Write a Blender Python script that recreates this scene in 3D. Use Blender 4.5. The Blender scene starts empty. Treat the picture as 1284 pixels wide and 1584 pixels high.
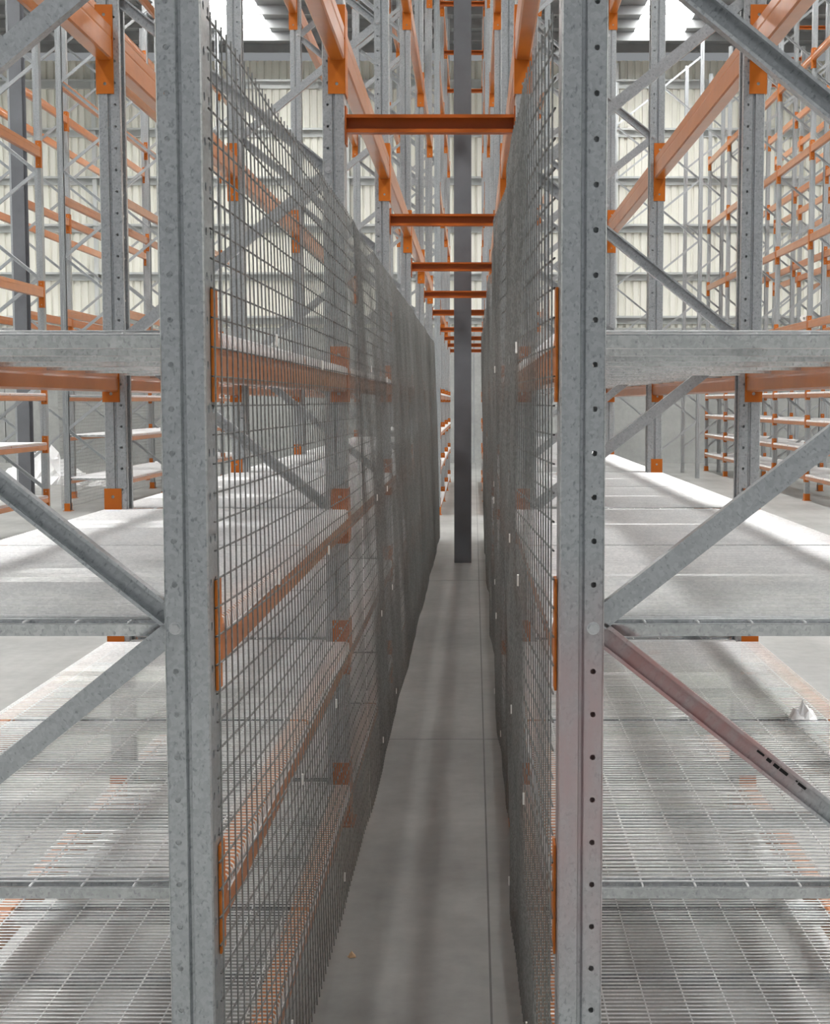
import bpy, math, random
from mathutils import Vector, Matrix
random.seed(7)
R = math.radians
scene = bpy.context.scene
C = scene.collection

# ------------------------------------------------------------------ camera
FPX, W_PX, H_PX = 2200.0, 1284.0, 1584.0
VPX, VPY, EYE = 733.0, 622.0, 1.56
cam_d = bpy.data.cameras.new('camera')
cam = bpy.data.objects.new('camera', cam_d); C.objects.link(cam)
cam_d.sensor_fit = 'VERTICAL'; cam_d.sensor_height = 36.0; cam_d.sensor_width = 36.0
cam_d.lens = FPX / H_PX * 36.0
cam_d.shift_x = -(VPX - W_PX / 2) / H_PX
cam_d.clip_start = 0.05; cam_d.clip_end = 300
cam.location = (0, 0, EYE)
cam.rotation_euler = (R(90) - math.atan((H_PX / 2 - VPY) / FPX), 0, 0)
scene.camera = cam

# ------------------------------------------------------------------ light
SKYLIGHT_STRENGTH = 24.0
world = bpy.data.worlds.new('world'); scene.world = world
world.use_nodes = True
bg = world.node_tree.nodes['Background']
bg.inputs[0].default_value = (0.93, 0.97, 1.0, 1); bg.inputs[1].default_value = 0.30
scene.view_settings.view_transform = 'Standard'
scene.view_settings.look = 'None'
scene.view_settings.gamma = 1.0
scene.view_settings.use_curve_mapping = False
scene.view_settings.exposure = -0.12

# ------------------------------------------------------------------ materials
def new_mat(name):
    m = bpy.data.materials.new(name); m.use_nodes = True
    nt = m.node_tree
    return m, nt, nt.nodes['Principled BSDF']

def lin(r, g, b):
    f = lambda c: (c / 255 / 12.92) if c / 255 <= 0.04045 else ((c / 255 + 0.055) / 1.055) ** 2.4
    return (f(r), f(g), f(b), 1)

def coords(nt, scale=(1, 1, 1), kind='Object'):
    tc = nt.nodes.new('ShaderNodeTexCoord'); mp = nt.nodes.new('ShaderNodeMapping')
    mp.inputs['Scale'].default_value = scale
    nt.links.new(tc.outputs[kind], mp.inputs['Vector'])
    return mp.outputs['Vector']

def noise(nt, vec, scale, detail=4, rough=0.55):
    n = nt.nodes.new('ShaderNodeTexNoise')
    n.inputs['Scale'].default_value = scale; n.inputs['Detail'].default_value = detail
    n.inputs['Roughness'].default_value = rough
    nt.links.new(vec, n.inputs['Vector'])
    return n.outputs['Fac']

def ramp(nt, fac, stops):
    r = nt.nodes.new('ShaderNodeValToRGB')
    e = r.color_ramp.elements
    while len(e) < len(stops): e.new(0.5)
    for el, (p, c) in zip(e, stops): el.position = p; el.color = c
    nt.links.new(fac, r.inputs['Fac'])
    return r.outputs['Color']

def mixc(nt, a, b, fac, mode='MIX'):
    m = nt.nodes.new('ShaderNodeMix'); m.data_type = 'RGBA'; m.blend_type = mode
    for s, v in ((m.inputs['Factor'], fac), (m.inputs['A'], a), (m.inputs['B'], b)):
        if hasattr(v, 'is_output'): nt.links.new(v, s)
        else: s.default_value = v
    return m.outputs['Result']

def bump(nt, bsdf, h, strength=0.2, dist=0.002):
    b = nt.nodes.new('ShaderNodeBump'); b.inputs['Strength'].default_value = strength
    b.inputs['Distance'].default_value = dist
    nt.links.new(h, b.inputs['Height']); nt.links.new(b.outputs['Normal'], bsdf.inputs['Normal'])

def galvanised(name, lo, hi, metal=0.68, rough=0.34, spangle=150.0, fleck=True, tint=None):
    m, nt, b = new_mat(name)
    v = coords(nt)
    vo = nt.nodes.new('ShaderNodeTexVoronoi'); vo.inputs['Scale'].default_value = spangle
    nt.links.new(v, vo.inputs['Vector'])
    sep = nt.nodes.new('ShaderNodeSeparateColor'); nt.links.new(vo.outputs['Color'], sep.inputs['Color'])
    c = ramp(nt, sep.outputs['Red'], [(0.0, lo), (1.0, hi)])
    big = noise(nt, coords(nt, (3, 3, 1.2)), 2.0)
    c = mixc(nt, c, ramp(nt, big, [(0.3, (0.80, 0.81, 0.82, 1)), (0.7, (1, 1, 1, 1))]), 0.6, 'MULTIPLY')
    if fleck:
        fl = noise(nt, coords(nt, (1, 1, .6)), 190.0, 2, 0.4)
        c = mixc(nt, c, ramp(nt, fl, [(0.28, (0.45, 0.46, 0.47, 1)), (0.40, (1, 1, 1, 1))]), 0.6, 'MULTIPLY')
        bump(nt, b, fl, 0.06, 0.001)
    if tint:
        axis, stops, col = tint            # red tint mixed into the base colour along one stretch of the member
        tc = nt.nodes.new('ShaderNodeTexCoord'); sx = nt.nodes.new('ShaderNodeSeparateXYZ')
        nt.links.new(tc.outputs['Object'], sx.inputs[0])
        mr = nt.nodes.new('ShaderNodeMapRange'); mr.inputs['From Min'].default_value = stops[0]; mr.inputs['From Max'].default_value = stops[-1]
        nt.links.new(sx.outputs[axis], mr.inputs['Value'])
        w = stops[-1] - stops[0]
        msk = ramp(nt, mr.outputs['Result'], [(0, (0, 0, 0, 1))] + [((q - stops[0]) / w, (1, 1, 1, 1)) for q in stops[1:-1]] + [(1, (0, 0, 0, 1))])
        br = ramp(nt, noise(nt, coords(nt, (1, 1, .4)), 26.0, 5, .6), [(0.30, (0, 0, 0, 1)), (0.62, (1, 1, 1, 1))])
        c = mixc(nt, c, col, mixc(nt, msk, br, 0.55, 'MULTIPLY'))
    nt.links.new(c, b.inputs['Base Color'])
    b.inputs['Metallic'].default_value = metal
    b.inputs['Roughness'].default_value = rough
    return m

def painted(name, col, rough=0.38, spread=0.12, scale=9.0, metal=0.0, spec=0.5):
    m, nt, b = new_mat(name)
    n = noise(nt, coords(nt), scale, 5)
    lo = tuple(x * (1 - spread) for x in col[:3]) + (1,); hi = tuple(min(1, x * (1 + spread)) for x in col[:3]) + (1,)
    nt.links.new(ramp(nt, n, [(0.3, lo), (0.7, hi)]), b.inputs['Base Color'])
    b.inputs['Roughness'].default_value = rough; b.inputs['Metallic'].default_value = metal
    b.inputs['Specular IOR Level'].default_value = spec
    return m

M = {}
M['galv'] = galvanised('galvanised_steel', (0.43, 0.45, 0.465, 1), (0.53, 0.55, 0.565, 1))
M['galv_red'] = galvanised('galvanised_steel_red_tint', (0.43, 0.45, 0.465, 1), (0.53, 0.55, 0.565, 1), tint=('Z', (.45, .8, 1.05, 1.3), (.49, .385, .39, 1)))
M['brace_red'] = galvanised('galvanised_brace_red_tint', (0.46, 0.48, 0.495, 1), (0.56, 0.58, 0.595, 1), rough=.34, tint=('X', (.42, .62, .88, 1.0), (.50, .30, .29, 1)))
M['galv_brace'] = galvanised('galvanised_brace_steel', (0.46, 0.48, 0.495, 1), (0.56, 0.58, 0.595, 1), rough=0.34)
M['wire'] = galvanised('zinc_deck_wire', (0.76, 0.77, 0.78, 1), (0.90, 0.905, 0.91, 1), metal=0.25, rough=0.32, fleck=False)
M['channel'] = galvanised('zinc_deck_channel', (0.52, 0.54, 0.55, 1), (0.70, 0.71, 0.72, 1), metal=0.85, rough=0.2)
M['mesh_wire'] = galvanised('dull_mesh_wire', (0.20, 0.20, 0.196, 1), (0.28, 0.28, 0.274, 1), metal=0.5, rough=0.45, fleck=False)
M['orange'] = painted('orange_beam_paint', lin(188, 110, 44), 0.30, 0.10, 6.0)
nt = M['orange'].node_tree; b = nt.nodes['Principled BSDF']
b.inputs['Coat Weight'].default_value = .5; b.inputs['Coat Roughness'].default_value = .14
bump(nt, b, noise(nt, coords(nt, (1, .35, 1)), 9.0, 3, .5), .35, .01)
M['orange_plate'] = painted('orange_connector_paint', lin(180, 97, 9), 0.40, 0.06, 12.0)
M['spacer'] = painted('burnt_orange_spacer_paint', lin(176, 88, 18), 0.40, 0.06, 12.0)
M['bolt'] = galvanised('bright_bolt_zinc', (0.62, 0.63, 0.64, 1), (0.75, 0.75, 0.76, 1), metal=0.9, rough=0.3, fleck=False)
M['clip'] = painted('white_plastic_clip', (0.85, 0.85, 0.83, 1), 0.5, 0.03)
M['charcoal'] = painted('charcoal_column_paint', lin(104, 106, 111), 0.6, 0.18, 2.2)
M['sealant'] = painted('grey_joint_sealant', lin(112, 113, 112), 0.7, 0.15, 8)
M['film'] = painted('white_plastic_film', (0.88, 0.89, 0.90, 1), 0.3, 0.04, 20)
M['leaf'] = painted('pale_brown_scrap', lin(205, 175, 140), 0.7, 0.2, 60)
M['ink'] = painted('black_stencil_ink', (0.012, 0.012, 0.013, 1), 0.7, 0.1, 40)
M['roof'] = painted('grey_roof_sheet', lin(140, 142, 144), 0.5, 0.10, 1.0, metal=0.3)
M['purlin'] = painted('purlin_steel', lin(150, 152, 154), 0.5, 0.10, 2.0, metal=0.4)
M['cladding'] = painted('cream_wall_cladding', lin(236, 235, 226), 0.5, 0.03, 0.6)
M['girt'] = painted('girt_steel', lin(200, 203, 203), 0.45, 0.06, 2.0, metal=0.3)

def concrete(name, lo, hi, rough, sc=0.8, streak=None, spec=0.5):
    m, nt, b = new_mat(name)
    v = coords(nt)
    n1 = noise(nt, v, sc, 8, 0.62); n2 = noise(nt, v, sc * 14, 5, 0.6)
    c = ramp(nt, n1, [(0.3, lo), (0.72, hi)])
    c = mixc(nt, c, ramp(nt, n2, [(0.3, (0.82, 0.82, 0.82, 1)), (0.65, (1, 1, 1, 1))]), 0.8, 'MULTIPLY')
    if streak:
        n3 = noise(nt, coords(nt, streak), 1.0, 4, 0.6)
        c = mixc(nt, c, ramp(nt, n3, [(0.35, (0.78, 0.78, 0.77, 1)), (0.6, (1, 1, 1, 1))]), 0.7, 'MULTIPLY')
    nt.links.new(c, b.inputs['Base Color'])
    b.inputs['Roughness'].default_value = rough
    b.inputs['Specular IOR Level'].default_value = spec
    bump(nt, b, n2, 0.08, 0.003)
    return m
M['floor'] = concrete('polished_concrete_floor', lin(140, 141, 140), lin(178, 179, 177), 0.40, 0.9, (3.5, 0.35, 1))
M['panel'] = concrete('precast_concrete_wall', lin(152, 154, 153), lin(182, 184, 182), 0.8, 0.7)
m, nt, b = new_mat('skylight_sheet')
b.inputs['Base Color'].default_value = (0.9, 0.92, 0.92, 1)
b.inputs['Emission Color'].default_value = (1.0, 0.99, 0.96, 1)
b.inputs['Emission Strength'].default_value = SKYLIGHT_STRENGTH
M['skylight'] = m

# ------------------------------------------------------------------ mesh helpers
class MB:
    def __init__(s): s.v = []; s.f = []
    def add(s, vs, fs):
        o = len(s.v); s.v += [tuple(p) for p in vs]; s.f += [tuple(i + o for i in f) for f in fs]
        return s
    def box(s, x0, x1, y0, y1, z0, z1):
        vs = [(x, y, z) for x in (x0, x1) for y in (y0, y1) for z in (z0, z1)]
        return s.add(vs, [(0, 1, 3, 2), (4, 6, 7, 5), (0, 4, 5, 1), (2, 3, 7, 6), (0, 2, 6, 4), (1, 5, 7, 3)])
    def tube(s, pts, r, n=4, cap=False, up=None):
        pts = [Vector(p) for p in pts]; rings = []
        for i, p in enumerate(pts):
            d = (pts[min(i + 1, len(pts) - 1)] - pts[max(i - 1, 0)]).normalized()
            a = Vector((0, 0, 1)) if abs(d.z) < 0.8 else Vector((1, 0, 0))
            u = d.cross(a).normalized(); w = d.cross(u)
            rings.append([p + (u * math.cos(2 * math.pi * (k + .5) / n) + w * math.sin(2 * math.pi * (k + .5) / n)) * r for k in range(n)])
        vs = [q for ring in rings for q in ring]; fs = []
        for i in range(len(pts) - 1):
            for k in range(n):
                k2 = (k + 1) % n
                fs.append((i * n + k, i * n + k2, (i + 1) * n + k2, (i + 1) * n + k))
        if cap: fs += [tuple(range(n)), tuple((len(pts) - 1) * n + k for k in range(n))]
        return s.add(vs, fs)
    def prism(s, prof, a0, a1, axis='z', closed=True, cap=True):
        # prof: list of 2D points extruded along an axis; z: (x,y), y: (x,z), x: (y,z)
        def P(p, a):
            return {'z': (p[0], p[1], a), 'y': (p[0], a, p[1]), 'x': (a, p[0], p[1])}[axis]
        n = len(prof); vs = [P(p, a0) for p in prof] + [P(p, a1) for p in prof]; fs = []
        for k in range(n if closed else n - 1):
            k2 = (k + 1) % n; fs.append((k, k2, n + k2, n + k))
        if closed and cap: fs += [tuple(range(n - 1, -1, -1)), tuple(range(n, 2 * n))]
        return s.add(vs, fs)
    def holed(s, org, eu, ev, wu, wv, r, n=8):
        # rectangle wu x wv with a round hole in its middle
        org = Vector(org); eu = Vector(eu); ev = Vector(ev)
        sq = [(-1, -1), (0, -1), (1, -1), (1, 0), (1, 1), (0, 1), (-1, 1), (-1, 0)]
        vs = []
        for a, b_ in sq: vs.append(org + eu * ((a + 1) / 2 * wu) + ev * ((b_ + 1) / 2 * wv))
        c = org + eu * wu / 2 + ev * wv / 2
        for k in range(8):
            t = math.pi * 2 * k / 8 + math.pi * 1.25
            vs.append(c + eu * r * math.cos(t) + ev * r * math.sin(t))
        return s.add(vs, [(k, (k + 1) % 8, 8 + (k + 1) % 8, 8 + k) for k in range(8)])
    def mirror_y(s):
        q = MB(); q.v = [(x, -y, z) for x, y, z in s.v]; q.f = [tuple(reversed(f)) for f in s.f]; return q
    def mesh(s, name, mat, smooth=False):
        me = bpy.data.meshes.new(name); me.from_pydata(s.v, [], s.f)
        me.materials.append(M[mat]); me.update()
        if smooth: me.polygons.foreach_set('use_smooth', [True] * len(me.polygons))
        return me

def ob(name, me, parent=None, loc=(0, 0, 0), rot=(0, 0, 0)):
    o = bpy.data.objects.new(name, me); C.objects.link(o)
    o.location = loc; o.rotation_euler = rot
    if parent: o.parent = parent
    return o
def tag(o, label, cat, group=None, kind=None):
    o['label'] = label; o['category'] = cat
    if group: o['group'] = group
    if kind: o['kind'] = kind
    return o
def empty(name, loc, rot=(0, 0, 0)):
    o = bpy.data.objects.new(name, None); C.objects.link(o); o.location = loc; o.rotation_euler = rot
    o.empty_display_size = 0.1
    return o
ORD = ['first', 'second', 'third', 'fourth', 'fifth', 'sixth', 'seventh', 'eighth', 'ninth', 'tenth', 'eleventh', 'twelfth']

# ------------------------------------------------------------------ the hall
WALL_Y, EAVE = 36.5, 10.05
XL, XR, YB = -21.0, 19.0, -7.0
fl = ob('floor', MB().box(XL, XR, YB, WALL_Y + .3, -.3, 0).mesh('floor', 'floor')); fl['kind'] = 'structure'
# saw-cut joints: slim recessed dark lines are cut as narrow grooves of sealant set in the slab
joint = MB().box(-.003, .003, YB, WALL_Y, -.002, .0006).mesh('floor_joint', 'sealant')
for x in (0.045, 3.2, -3.3, 7.5, -7.9):
    ob('floor_joint', joint, fl, (x, 0, 0))
jx = MB().box(XL, XR, -.003, .003, -.002, .0006).mesh('floor_cross_joint', 'sealant')
for y in (6.5, 12.4, 18.2, 24, 30): ob('floor_joint', jx, fl, (0, y, 0))

wb = empty('wall_back', (0, WALL_Y, 0)); wb['kind'] = 'structure'
PT = 3.45          # top of the precast panels
pan = MB().box(-1.49, 1.49, 0, .18, 0, PT).mesh('concrete_panel', 'panel')
for k in range(13): ob('concrete_panel', pan, wb, (-19.5 + 3 * k, 0, 0))
prof = []
for k in range(4):
    x = k * .19
    prof += [(x, 0), (x + .115, 0), (x + .13, .045), (x + .175, .045)]
prof.append((.76, 0))
back = [(p[0], p[1] + .004) for p in reversed(prof)]
sheet = MB().prism(prof + back, PT - .05, EAVE + .1, 'z', True, False).mesh('cladding_sheet', 'cladding')
for k in range(52): ob('cladding_sheet', sheet, wb, (XL + .76 * k, .16, 0))
g = MB().prism([(-.10, .2), (.09, .2), (.09, 0), (.03, 0), (.03, .012), (.078, .012), (.078, .188), (-.088, .188), (-.088, .15), (-.10, .15)], XL, XR, 'x').mesh('girt', 'girt')
for z in (PT + .1, 4.65, 5.86, 7.05, 8.25, 9.45): ob('girt', g, wb, (0, .07, z))
for x in (-16, -9.6, -3.2, 3.6, 9.8):
    ob('wall_mullion', MB().box(-.05, .05, 0.02, .12, PT, EAVE).mesh('wall_mullion', 'girt'), wb, (x, 0, 0))

for nm, x0, x1 in (('wall_left', XL - .2, XL), ('wall_right', XR, XR + .2)):
    w_ = empty(nm, (0, 0, 0)); w_['kind'] = 'structure'
    for k in range(15):
        ob('concrete_panel', MB().box(x0, x1, YB + 3.03 * k, YB + 3.03 * k + 3.0, 0, PT).mesh('concrete_side_panel', 'panel'), w_)
        ob('cladding_sheet', MB().box(x0, x1, YB + 3.03 * k, YB + 3.03 * k + 3.02, PT + .02, EAVE + 2).mesh('cladding_side_sheet', 'cladding'), w_)

# roof: sheets, skylight strips between them, purlins underneath
ce = empty('ceiling', (0, 0, 0)); ce['kind'] = 'structure'
STRIPS = [(-15.2, 1.3), (-5.45, 1.2), (4.45, 1.2), (14.2, 1.3)]
edges = [XL - .3]
for c_, w_ in STRIPS: edges += [c_ - w_ / 2, c_ + w_ / 2]
edges.append(XR + .3)
RT = EAVE + .35
for k in range(0, len(edges), 2):
    x = edges[k]
    nsh = max(1, round((edges[k + 1] - x) / 1.5)); wsh = (edges[k + 1] - x) / nsh
    me = MB().box(0, wsh - .01, YB, WALL_Y + .3, 0, .05).mesh('roof_sheet', 'roof')
    for j in range(nsh): ob('roof_sheet', me, ce, (x + j * wsh, 0, RT))
for c_, w_ in STRIPS:
    n = 12; L = (WALL_Y - 1.6 - YB) / n
    me = MB().box(-w_ / 2, w_ / 2, 0, L - .12, 0, .03).mesh('skylight', 'skylight')
    for j in range(n):
        ob('skylight', me, ce, (c_, YB + j * L + .06, RT + .03))
for c_, w_ in STRIPS:
    ob('roof_sheet', MB().box(-w_ / 2, w_ / 2, WALL_Y - 1.6, WALL_Y + .3, 0, .05).mesh('roof_end_sheet', 'roof'), ce, (c_, 0, RT))
pm = MB().prism([(0, 0), (.06, 0), (.06, .02), (.02, .02), (.02, .18), (.06, .18), (.06, .2), (0, .2)], XL, XR, 'x').mesh('purlin', 'purlin')
y = WALL_Y - .5
while y > YB:
    ob('purlin', pm, ce, (0, y, RT - .2)); y -= 1.15

# charcoal steel columns
def column(x, y, label):
    t = empty('column', (x, y, 0)); t['kind'] = 'structure'
    h = RT - .2
    p = MB(); p.box(-.083, .083, -.09, -.078, 0, h); ob('flange', p.mesh('flange', 'charcoal'), t)
    p = MB(); p.box(-.083, .083, .078, .09, 0, h); ob('flange', p.mesh('flange', 'charcoal'), t)
    p = MB(); p.box(-.005, .005, -.078, .078, 0, h); ob('web', p.mesh('web', 'charcoal'), t)
    t['label'] = label
column(-.107, 13.85, 'charcoal steel column standing in the gap between the two rack rows')
column(-6.2, 19.7, 'charcoal steel column behind the rack row across the left aisle')

# ------------------------------------------------------------------ rack part meshes
FACE, FLK, PITCH, FRAME_H = .09, .076, .0762, 8.85
def upright_mesh(lod=0):
    m_ = MB(); n = int((FRAME_H - .062) / PITCH)
    hy = FACE / 2
    if lod == 0:
        for k in range(n):
            z = .062 + k * PITCH
            for s_ in (-1, 1):
                m_.holed((-.074, s_ * (hy - .0015), z), (1, 0, 0), (0, 0, 1), .031, PITCH, .0052)
            m_.holed((0, -hy + .003, z), (0, 1, 0), (0, 0, 1), hy - .003, PITCH, .008)
            m_.holed((0, 0, z), (0, 1, 0), (0, 0, 1), hy - .003, PITCH, .008)
        zt = .062 + n * PITCH
        for s_ in (-1, 1):
            m_.prism([(-.074, s_ * (hy - .0015)), (-.043, s_ * (hy - .0015))], 0, .062, 'z', False)
        m_.prism([(0, -hy + .003), (0, hy - .003)], 0, .062, 'z', False)
        for s_ in (-1, 1):
            m_.prism([(0, s_ * (hy - .003)), (-.002, s_ * hy), (-.0315, s_ * hy), (-.0335, s_ * (hy - .008)), (-.0395, s_ * (hy - .008)), (-.043, s_ * (hy - .0015))], 0, zt, 'z', False)
            m_.prism([(-.074, s_ * (hy - .0015)), (-.076, s_ * (hy - .004)), (-.076, s_ * (hy - .022)), (-.068, s_ * (hy - .022))], 0, zt, 'z', False)
    else:
        pr = [(-.076, hy - .02), (-.076, hy - .006), (-.043, hy - .006), (-.038, hy), (0, hy)]
        m_.prism(pr + [(x, -y_) for x, y_ in reversed(pr)], 0, FRAME_H, 'z', False)
    return m_.mesh('upright', 'galv')
UP0, UP1 = upright_mesh(0), upright_mesh(1)
BR_H = .6096
def brace_mesh(L):
    # lipped channel along X, open towards -Y
    w, d, t, lp = .039, .024, .0022, .006
    o = [(-d, w / 2), (0, w / 2), (0, -w / 2), (-d, -w / 2), (-d, -w / 2 + lp), (-d + t, -w / 2 + lp), (-d + t, -w / 2 + t),
         (-t, -w / 2 + t), (-t, w / 2 - t), (-d + t, w / 2 - t), (-d + t, w / 2 - lp), (-d, w / 2 - lp)]
    m_ = MB().prism(o, 0, L, 'x')
    return m_.mesh('brace', 'galv_brace'), m_.mirror_y().mesh('brace', 'galv_brace')
bolt_b = MB()
bolt_b.prism([(.0088 * math.cos(R(60 * k)), .0088 * math.sin(R(60 * k))) for k in range(6)], -.012, -.003, 'y')
bolt_b.prism([(.0115 * math.cos(R(30 * k)), .0115 * math.sin(R(30 * k))) for k in range(12)], -.003, .0, 'y')
BOLT = bolt_b.mesh('bolt', 'bolt')
foot = MB().box(-.1, .02, -.075, .075, 0, .006)
foot.box(-.08, .006, -.052, -.0465, 0, .11).box(-.08, .006, .0465, .052, 0, .11).box(.001, .006, -.052, .052, 0, .11)
FOOT = foot.mesh('foot_plate', 'orange_plate')
BRACE_CACHE = {}

def upright_frame(xa, xb, y, inner, label, group, lod=0, feet=False):
    """frame across X from front face xa to front face xb; inner = +1 when the flue side is xb"""
    t = empty('upright_frame', ((xa + xb) / 2, y, 0))
    tag(t, label, 'rack frame', group, 'thing')
    h = (xb - xa) / 2
    me = UP0 if lod < 2 else UP1
    for sx in (1, -1):
        u = ob('upright', me, t, (sx * h, 0, 0), (0, 0, 0 if sx > 0 else math.pi))
        if lod == 0:
            md = u.modifiers.new('thickness', 'SOLIDIFY'); md.thickness = .0024; md.offset = 0
        if feet: ob('foot_plate', FOOT, t, (sx * h, 0, 0), (0, 0, 0 if sx > 0 else math.pi))
    run = 2 * (h - .058)
    L = math.hypot(run, BR_H) - .03
    key = round(L, 3)
    if key not in BRACE_CACHE: BRACE_CACHE[key] = brace_mesh(L)
    a = math.atan2(BR_H, run)
    # zigzag nodes: flue side at 1.17 + 1.2 k, other side half way between
    z = 1.167 - 2 * BR_H; k = 0
    while z + BR_H < FRAME_H:
        side = inner if k % 2 == 0 else -inner           # side of the lower node
        if z > 0:
            # centre of the member
            dx = -side
            ang = math.atan2(BR_H, run * dx)
            x0 = side * (h - .058) + math.cos(ang) * .015; z0 = z + math.sin(ang) * .015
            me_b = BRACE_CACHE[key][0 if dx < 0 else 1]       # alternate members show their open or closed side
            o = ob('brace', me_b, t, (x0, .004 if dx < 0 else -.02, z0), (0, -ang, 0))
            if lod < 2:
                ob('bolt', BOLT, t, (side * (h - .058), -FACE / 2 + .0015, z))
        z += BR_H; k += 1
    return t

# beams and their end connectors.  A = far end of a beam whose front face looks to +X
def connector(hz, z0):
    m_ = MB(); wl, wr = -.056, .0065
    def leg(y_):
        e = .07 if hz > .25 else .06
        m_.holed((wl, y_, z0), (1, 0, 0), (0, 0, 1), wr - wl, e, .006)
        m_.holed((wl, y_, z0 + hz - e), (1, 0, 0), (0, 0, 1), wr - wl, e, .006)
        m_.add([(wl, y_, z0 + e), (wr, y_, z0 + e), (wr, y_, z0 + hz - e), (wl, y_, z0 + hz - e)], [(0, 1, 2, 3)])
    leg(0); leg(.004)
    m_.add([(wl, 0, z0), (wl, .004, z0), (wl, .004, z0 + hz), (wl, 0, z0 + hz), (wr, 0, z0), (wr, .004, z0), (wr, .004, z0 + hz), (wr, 0, z0 + hz)],
           [(0, 1, 2, 3), (4, 5, 6, 7), (0, 4, 5, 1), (3, 7, 6, 2)])
    m_.box(.0025, .0065, .004, .046, z0, z0 + hz)
    return m_
BIG, SMALL = connector(.31, -.178), connector(.2, -.125)
CON = {('big', 0): BIG.mesh('end_connector', 'orange_plate'), ('big', 1): BIG.mirror_y().mesh('end_connector', 'orange_plate'),
       ('small', 0): SMALL.mesh('end_connector', 'orange_plate'), ('small', 1): SMALL.mirror_y().mesh('end_connector', 'orange_plate')}
def beam_mesh(L, w, z0, z1):
    c = .006; g = .002; zm = z0 + (z1 - z0) * .62
    r = [(w / 2, z0 + c), (w / 2, zm - .006), (w / 2 - g, zm), (w / 2, zm + .006), (w / 2, z1 - c), (w / 2 - c, z1)]
    l = [(-x, z) for x, z in reversed(r)]
    return MB().prism([(-w / 2 + c, z0), (w / 2 - c, z0)] + r + l, -L / 2, L / 2, 'y').mesh('rack_beam', 'orange')
BEAM_CACHE = {}
def rack_beam(xf, out, y0, y1, z, size, label, group):
    """beam between the frames at y0 and y1; xf = upright front face, out = +1/-1 the way that face looks.
    z: for 'small' the deck height, for 'big' the centre of the beam"""
    L = (y1 - y0) - FACE - .008
    key = (round(L, 3), size)
    if key not in BEAM_CACHE:
        BEAM_CACHE[key] = beam_mesh(L, .056, *((-.088, -.009) if size == 'small' else (-.06, .06)))
    t = ob('rack_beam', BEAM_CACHE[key], None, (xf - out * .024, (y0 + y1) / 2, z))
    tag(t, label, 'beam', group, 'thing')
    off = .024 * out
    far, near = (0, 1) if out > 0 else (1, 0)
    rz = 0 if out > 0 else math.pi
    ob('end_connector', CON[(size, far)], t, (off, L / 2, 0), (0, 0, rz))
    ob('end_connector', CON[(size, near)], t, (off, -L / 2, 0), (0, 0, rz))
    return t

# wire shelf deck
def deck_meshes(dx, dy, end):
    """end = -1/+1: which Y end lies at an upright frame and is notched around the uprights"""
    r = .0021; pitch = .0212; w = MB()
    n = int(dy / pitch); y0 = -(n - 1) * pitch / 2
    for k in range(n):
        y = y0 + k * pitch
        if dy / 2 - y * end < .048:
            w.tube([(-dx / 2 + .088, y, -r), (dx / 2 - .088, y, -r)], r, 4, True)
        else:
            w.tube([(-dx / 2, y, -.03), (-dx / 2 + .003, y, -.006), (-dx / 2 + .009, y, -r), (dx / 2 - .009, y, -r), (dx / 2 - .003, y, -.006), (dx / 2, y, -.03)], r, 4)
    c = MB(); m_ = 9
    ya, yb = -dy / 2 + .002, dy / 2 - .002
    for k in range(m_):
        x = -dx / 2 + .07 + (dx - .14) * k / (m_ - 1)
        e0, e1 = ya, yb
        if k in (0, m_ - 1):
            if end < 0: e0 += .05
            else: e1 -= .05
        c.tube([(x, e0, -.0062), (x, e1, -.0062)], r, 4, True)
    for s_ in (-1, 1):
        c.tube([(s_ * dx / 2, ya + (.05 if end < 0 else 0), -.029), (s_ * dx / 2, yb - (.05 if end > 0 else 0), -.029)], r, 4, True)
    t = .0016; hw = .021
    u = [(-hw - .008, 0), (-hw, 0), (-hw + .004, -.022), (hw - .004, -.022), (hw, 0), (hw + .008, 0),
         (hw + .008, -t), (hw + t, -t), (hw - .004 + t, -.022 - t), (-hw + .004 - t, -.022 - t), (-hw - t, -t), (-hw - .008, -t)]
    ch = MB().prism(u, -dx / 2 + .064, dx / 2 - .064, 'x')
    ce_ = MB().prism(u, -dx / 2 + .088, dx / 2 - .088, 'x')
    return (w.mesh('support_wires', 'wire', True), c.mesh('cross_wires', 'wire'), ch.mesh('support_channel', 'channel'), ce_.mesh('support_channel', 'channel'))
DECK_CACHE = {}
def wire_deck(xc, dx, y0, y1, z, end, label, group):
    dy = y1 - y0 - .012
    key = (round(dx, 3), round(dy, 3), end)
    if key not in DECK_CACHE: DECK_CACHE[key] = deck_meshes(dx, dy, end)
    w, c, ch, ce_ = DECK_CACHE[key]
    t = empty('wire_deck', (xc, (y0 + y1) / 2, z + .002)); tag(t, label, 'shelf deck', group, 'thing')
    o = ob('support_wires', w, t); o['kind'] = 'stuff'
    o = ob('cross_wires', c, t); o['kind'] = 'stuff'
    for f in (-1, -.34, .34, 1):
        ob('support_channel', ce_ if f == end else ch, t, (0, f * (dy / 2 - .031), -.0085))
    return t

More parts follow.
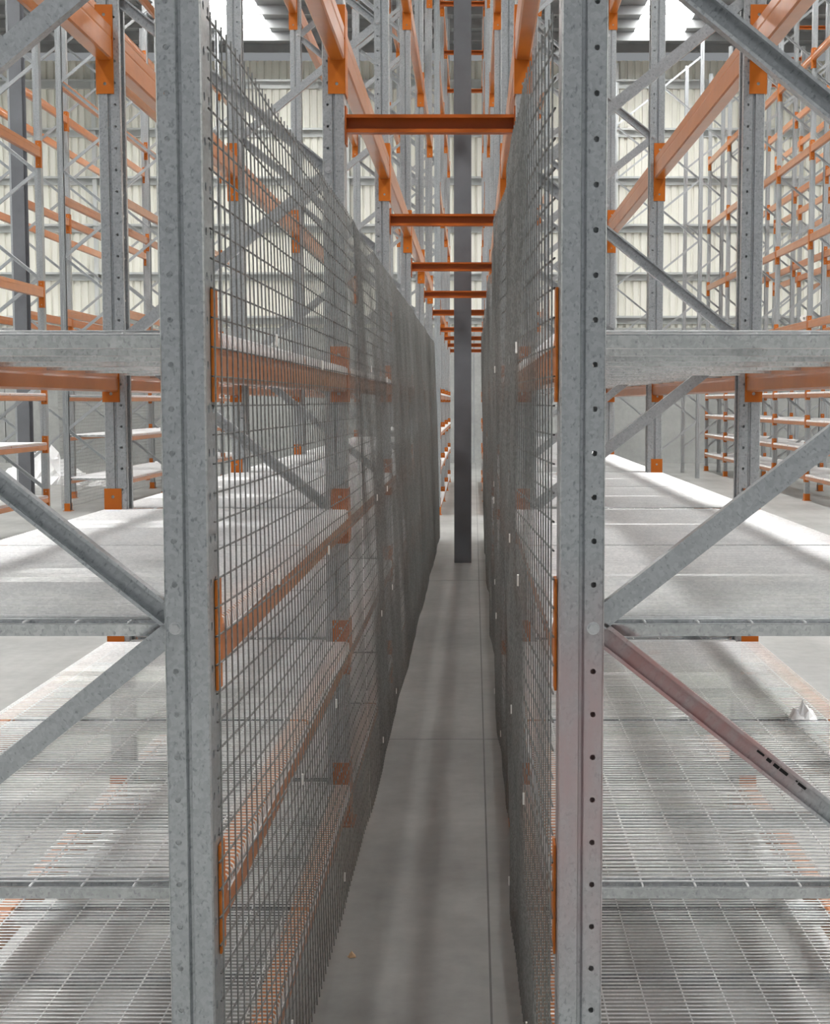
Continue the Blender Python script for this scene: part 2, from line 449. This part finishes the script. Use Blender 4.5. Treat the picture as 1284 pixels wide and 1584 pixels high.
# welded mesh panel along a bay, x = 0 plane bulging to +X by up to amp
def stand_off(side, y, z):
    """how far the mesh leans into the gap at depth y and height z"""
    e = 1 - math.exp(-max(0, y - 2.45) / .7)
    f = min(1, max(0, z / 2.2))
    if side > 0: o = .006 + e * (.058 * (1 - f) ** .8 + .006)
    else: o = .006 + e * (.016 + .036 * f)
    q = .45 if side > 0 else 1.0
    o += e * q * (.009 * math.sin(2.3 * y + 1.1 * z + side) + .005 * math.sin(4.9 * y - 2.2 * z) + .002 * math.sin(11 * y + 6 * z))
    return side * max(.005, o)
def mesh_panel_meshes(S, h0, h1, y_at, side, step=.05):
    X = lambda y, z: stand_off(side, y + y_at, z)
    amp = side
    r = .0020
    v = MB(); ny = int(S / step)
    for i in range(ny + 1):
        y = .012 + i * (S - .024) / ny; nz = 20
        v.tube([(X(y, h0 + (h1 - h0) * k / nz), y, h0 + (h1 - h0) * k / nz) for k in range(nz + 1)], r, 4)
    hz = MB(); nzr = round((h1 - h0 - .02) / step)
    for j in range(nzr + 1):
        z = h0 + .01 + j * (h1 - h0 - .02) / nzr; n = 30
        hz.tube([(X(.004 + (S - .008) * k / n, z) - math.copysign(.0038, amp), .004 + (S - .008) * k / n, z) for k in range(n + 1)], r, 4)
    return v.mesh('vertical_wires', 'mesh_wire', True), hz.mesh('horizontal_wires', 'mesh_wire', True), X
CLIP = MB().box(-.002, .002, -.004, .004, -.018, .008).mesh('clip', 'clip')
MESH_CACHE = {}
def mesh_panel(x, out, y, S, seed, label, group, h0=.03, h1=2.22, clips=True):
    key = (round(S, 2), seed, out)
    if key not in MESH_CACHE: MESH_CACHE[key] = mesh_panel_meshes(S, h0, h1, y, out)
    v, hz, X = MESH_CACHE[key]
    t = empty('mesh_panel', (x, y, 0)); tag(t, label, 'mesh panel', group, 'thing')
    o = ob('vertical_wires', v, t); o['kind'] = 'stuff'
    o = ob('horizontal_wires', hz, t); o['kind'] = 'stuff'
    if clips:
        rnd = random.Random(seed + 5)
        for z in DECKS:
            for f in (.26, .62):
                yy = S * (f + rnd.uniform(-.06, .06))
                ob('clip', CLIP, t, (X(yy, z) + out * .004, yy, z + rnd.uniform(-.03, .02)), (rnd.uniform(-.2, .2), 0, 0))
    return t

# row spacer across the flue
def spacer(xa, xb, y, z, label, group):
    L = xb - xa
    t = empty('row_spacer', ((xa + xb) / 2, y, z)); tag(t, label, 'spacer bar', group, 'thing')
    key = ('sp', round(L, 3))
    if key not in BEAM_CACHE:
        c = [(-.022, .032), (.022, .032), (.022, -.032), (-.022, -.032), (-.022, -.019), (-.018, -.019), (-.018, -.028), (.018, -.028), (.018, .028), (-.018, .028), (-.018, .020), (-.022, .020)]
        BEAM_CACHE[key] = (MB().prism(c, -L / 2 + .006, L / 2 - .006, 'x').mesh('spacer_bar', 'spacer'),
                           MB().box(-.003, .003, -.032, .032, -.075, .06).mesh('spacer_plate', 'spacer'))
    bm, pm_ = BEAM_CACHE[key]
    ob('spacer_bar', bm, t)
    for s_ in (-1, 1): ob('spacer_plate', pm_, t, (s_ * (L / 2 - .003), 0, 0))
    return t

# ------------------------------------------------------------------ rack rows
S = 2.7
DECKS = [.16, .69, 1.172, 1.685]
HIGH = [2.83, 4.43, 6.04, 7.64]
XLI, XLO, XRI, XRO = -.462, -1.335, .15, 1.035
NEAR = [2.5 + S * k for k in range(6)]
FAR = [19.7 + S * k for k in range(5)]

def unseen(rowname, bay, side, lv):
    """repeats that lie above the frame or wholly behind other things"""
    if rowname in ('left rack row', 'right rack row'):
        if bay < 5 and lv >= {0: 5, 1: 5, 2: 6, 3: 6, 4: 7}[bay]: return True
        if side == 'aisle side' and bay >= 2 and lv < 2: return True
        if side == 'aisle side' and bay >= 5 and lv < 4: return True
        if side == 'aisle side' and bay == 7: return True
        if side == 'aisle side' and bay == 6 and rowname[0] == 'r': return True
        if side == 'deck' and bay >= 5 and rowname[0] == 'r': return True
    if rowname == 'row across the left aisle':
        if lv == 6 and bay == 0: return True
        if side == 'gap side' and bay in (0, 4): return True
    if rowname == 'row across the right aisle' and side == 'gap side' and bay == 0: return True
    if rowname == 'farthest right row' and side == 'aisle side' and bay < 2: return True
    return False
def rack_row(rowname, xa, xb, inner, ys_list, decks, high, lods, feet=False):
    """rowname: phrase used in labels; ys_list: list of runs of frame positions"""
    bay = 0; fr = 0
    for run in ys_list:
        for i, y in enumerate(run):
            lod = lods(fr)
            upright_frame(xa, xb, y, inner, '%s galvanised upright frame from the front in the %s' % (ORD[fr], rowname),
                          'upright frames of the ' + rowname, lod, feet)
            fr += 1
        for i in range(len(run) - 1):
            y0, y1 = run[i], run[i + 1]
            for xf, out in ((xa, -1), (xb, 1)):
                side = 'gap side' if out == inner else 'aisle side'
                lv = 0
                for z in decks:
                    if not unseen(rowname, bay, side, lv):
                        rack_beam(xf, out, y0, y1, z, 'small', 'orange shelf beam, %s bay, %s level, %s of the %s' % (ORD[bay], ORD[lv], side, rowname),
                                  'shelf beams of the ' + rowname)
                    lv += 1
                for z in high:
                    if not unseen(rowname, bay, side, lv): rack_beam(xf, out, y0, y1, z, 'big', 'orange open beam, %s bay, %s level, %s of the %s' % (ORD[bay], ORD[lv], side, rowname),
                              'high beams of the ' + rowname)
                    lv += 1
            if not unseen(rowname, bay, 'deck', 0):
                for lv, z in enumerate(decks):
                    ym = (y0 + y1) / 2
                    for a, b_, hn, en in ((y0 + .006, ym, 'front', -1), (ym, y1 - .022, 'back', 1)):
                        wire_deck((xa + xb) / 2, xb - xa + .018, a, b_, z, en, 'galvanised wire shelf deck, %s half of %s bay, %s level, %s' % (hn, ORD[bay], ORD[lv], rowname),
                                  'wire decks of the ' + rowname)
            bay += 1

lod_near = lambda k: 0 if k < 3 else (1 if k < 5 else 2)
rack_row('left rack row', XLO, XLI, 1, [NEAR, FAR[:4]], DECKS, HIGH, lod_near, feet=True)
rack_row('right rack row', XRI, XRO, -1, [NEAR, FAR[:4]], DECKS, HIGH, lod_near, feet=True)

# red tint and stencil marks on the front frame of the right row
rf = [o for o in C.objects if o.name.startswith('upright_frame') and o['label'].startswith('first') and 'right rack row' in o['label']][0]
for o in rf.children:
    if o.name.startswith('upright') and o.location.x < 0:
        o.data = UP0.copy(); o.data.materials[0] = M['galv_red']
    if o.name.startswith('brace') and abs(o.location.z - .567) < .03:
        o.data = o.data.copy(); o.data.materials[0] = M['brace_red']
        for x0, L_, w_ in ((.375, .016, .004), (.392, .01, .006), (.41, .012, .006), (.43, .018, .006), (.452, .004, .003), (.472, .018, .005)):
            ob('stencil_mark', MB().box(-x0 + .95 - .0, -x0 + .95 + L_, -.0030, -.0023, -.009, -.009 + w_).mesh('stencil_mark', 'ink'), o)
for side, x, out, seed in (('left', XLI + .008, 1, 3), ('right', XRI - .008, -1, 11)):
    for k in range(5):
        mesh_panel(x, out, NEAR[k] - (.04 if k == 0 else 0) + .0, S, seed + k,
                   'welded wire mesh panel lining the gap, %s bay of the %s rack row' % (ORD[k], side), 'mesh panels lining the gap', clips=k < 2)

n = 0
for k, y in enumerate(NEAR[1:] + FAR[:4]):
    spacer(XLI, XRI, y + .005, 2.555, 'orange row spacer bar bridging the gap low down, %s from the front' % ORD[k], 'low row spacers over the gap')
    if y > 12:
        spacer(XLI, XRI, y + .005, 6.93, 'orange row spacer bar bridging the gap high up at the %s frame' % ORD[k + 1], 'high row spacers over the gap')

# rows across the aisles
Y_L = [[14.0, 16.7], [20.4, 23.1, 25.8, 28.5, 31.2]]
rack_row('row across the left aisle', -5.87, -4.995, -1, Y_L, [.47, 1.09, 1.66], HIGH, lambda k: 2, feet=True)
Y_R = [[20.1, 22.55, 25.0, 27.45, 29.9, 32.35]]
rack_row('row across the right aisle', 5.25, 6.13, 1, Y_R, [.42, .85, 1.28, 1.72], [2.78, 4.12, 5.5, 6.9], lambda k: 2, feet=True)
rack_row('farthest left row', -7.35, -6.475, 1, [[16.7], [20.4, 23.1, 25.8, 28.5]], [], [2.83, 4.43, 6.04], lambda k: 2, feet=True)
rack_row('farthest right row', 6.74, 7.62, -1, [[25.0, 27.45, 29.9, 32.35]], [], [2.78, 4.12, 5.5, 6.9], lambda k: 2, feet=True)
for k, y in enumerate((20.4, 23.1, 25.8)):
    mesh_panel(-5.9, -1, y, S, 4, 'wire mesh panel behind the row across the left aisle, %s bay after the cross aisle' % ORD[k], 'mesh panels behind the left aisle row', clips=False)
for k, y in enumerate((14.0,)):
    mesh_panel(-5.9, -1, y, S, 4, 'wire mesh panel behind the row across the left aisle, %s bay before the cross aisle' % ORD[k], 'mesh panels behind the left aisle row', clips=False)
for k, y in enumerate(Y_R[0][2:]):
    spacer(6.13, 6.74, y, 8.6, 'orange row spacer bar high beyond the right aisle, %s frame in view' % ORD[k], 'row spacers beyond the right aisle')

# bare frames standing by the back wall
for k, (xa, y) in enumerate(((3.75, 29.2), (4.6, 31.6), (3.2, 33.2))):
    upright_frame(xa, xa + .88, y, 1, ['bare upright frame without beams nearest the right aisle row', 'bare upright frame without beams standing behind another bare frame',
                  'bare upright frame without beams closest to the concrete back wall'][k], 'bare frames by the back wall', 2)

# ------------------------------------------------------------------ small things
def crumple(name, mat, sx, sy, sz, loc, seed, n=10, rz=0.0):
    rnd = random.Random(seed); v = []; f = []
    for i in range(n + 1):
        for j in range(n + 1):
            u, w = i / n * 2 - 1, j / n * 2 - 1
            d = max(abs(u), abs(w)); hgt = (1 - d ** 1.6) * rnd.uniform(.25, 1.0)
            v.append((u * sx * (1 + rnd.uniform(-.15, .15)), w * sy * (1 + rnd.uniform(-.15, .15)), max(0.0, hgt * sz) + .001))
    for i in range(n):
        for j in range(n):
            a = i * (n + 1) + j; f.append((a, a + 1, a + n + 2, a + n + 1))
    m_ = MB().add(v, f).mesh(name, mat)
    o = ob(name, m_, None, loc, (0, 0, rz))
    md = o.modifiers.new('thickness', 'SOLIDIFY'); md.thickness = .0015
    return o
tag(crumple('crumpled_film', 'film', .034, .03, .055, (.905, 3.86, DECKS[1] + .003), 5, 6), 'crumpled scrap of clear plastic film on the right wire deck', 'plastic scrap', kind='thing')
tag(crumple('dry_leaf', 'leaf', .011, .008, .018, (-.344, 3.9, 0), 9, 4, .4), 'small pale brown scrap lying on the floor of the gap', 'scrap', kind='thing')
tag(crumple('film_pile', 'film', .75, .7, .85, (-8.3, 27.5, 0), 21, 14), 'heap of white plastic wrap on the floor beyond the left racks', 'plastic wrap', kind='thing')
tag(crumple('film_sheet', 'film', .34, .8, .16, (-6.91, 27.15, 0), 33, 12), 'flat crumpled sheet of white plastic wrap beside the heap', 'plastic wrap', kind='thing')
ring = MB(); N = 20
for k in range(N):
    a, b_ = 2 * math.pi * k / N, 2 * math.pi * (k + 1) / N
    for (r0, y0), (r1, y1) in (((.024, 0), (.055, 0)), ((.055, 0), (.055, .06)), ((.055, .06), (.024, .06)), ((.024, .06), (.024, 0))):
        ring.add([(r0 * math.cos(a), y0, r0 * math.sin(a)), (r1 * math.cos(a), y1, r1 * math.sin(a)), (r1 * math.cos(b_), y1, r1 * math.sin(b_)), (r0 * math.cos(b_), y0, r0 * math.sin(b_))], [(0, 1, 2, 3)])
tag(ob('tape_roll', ring.mesh('tape_roll', 'clip'), None, (5.28, 22.9, 2.84 + .055)), 'white roll of tape standing on an orange beam across the right aisle', 'tape roll', kind='thing')
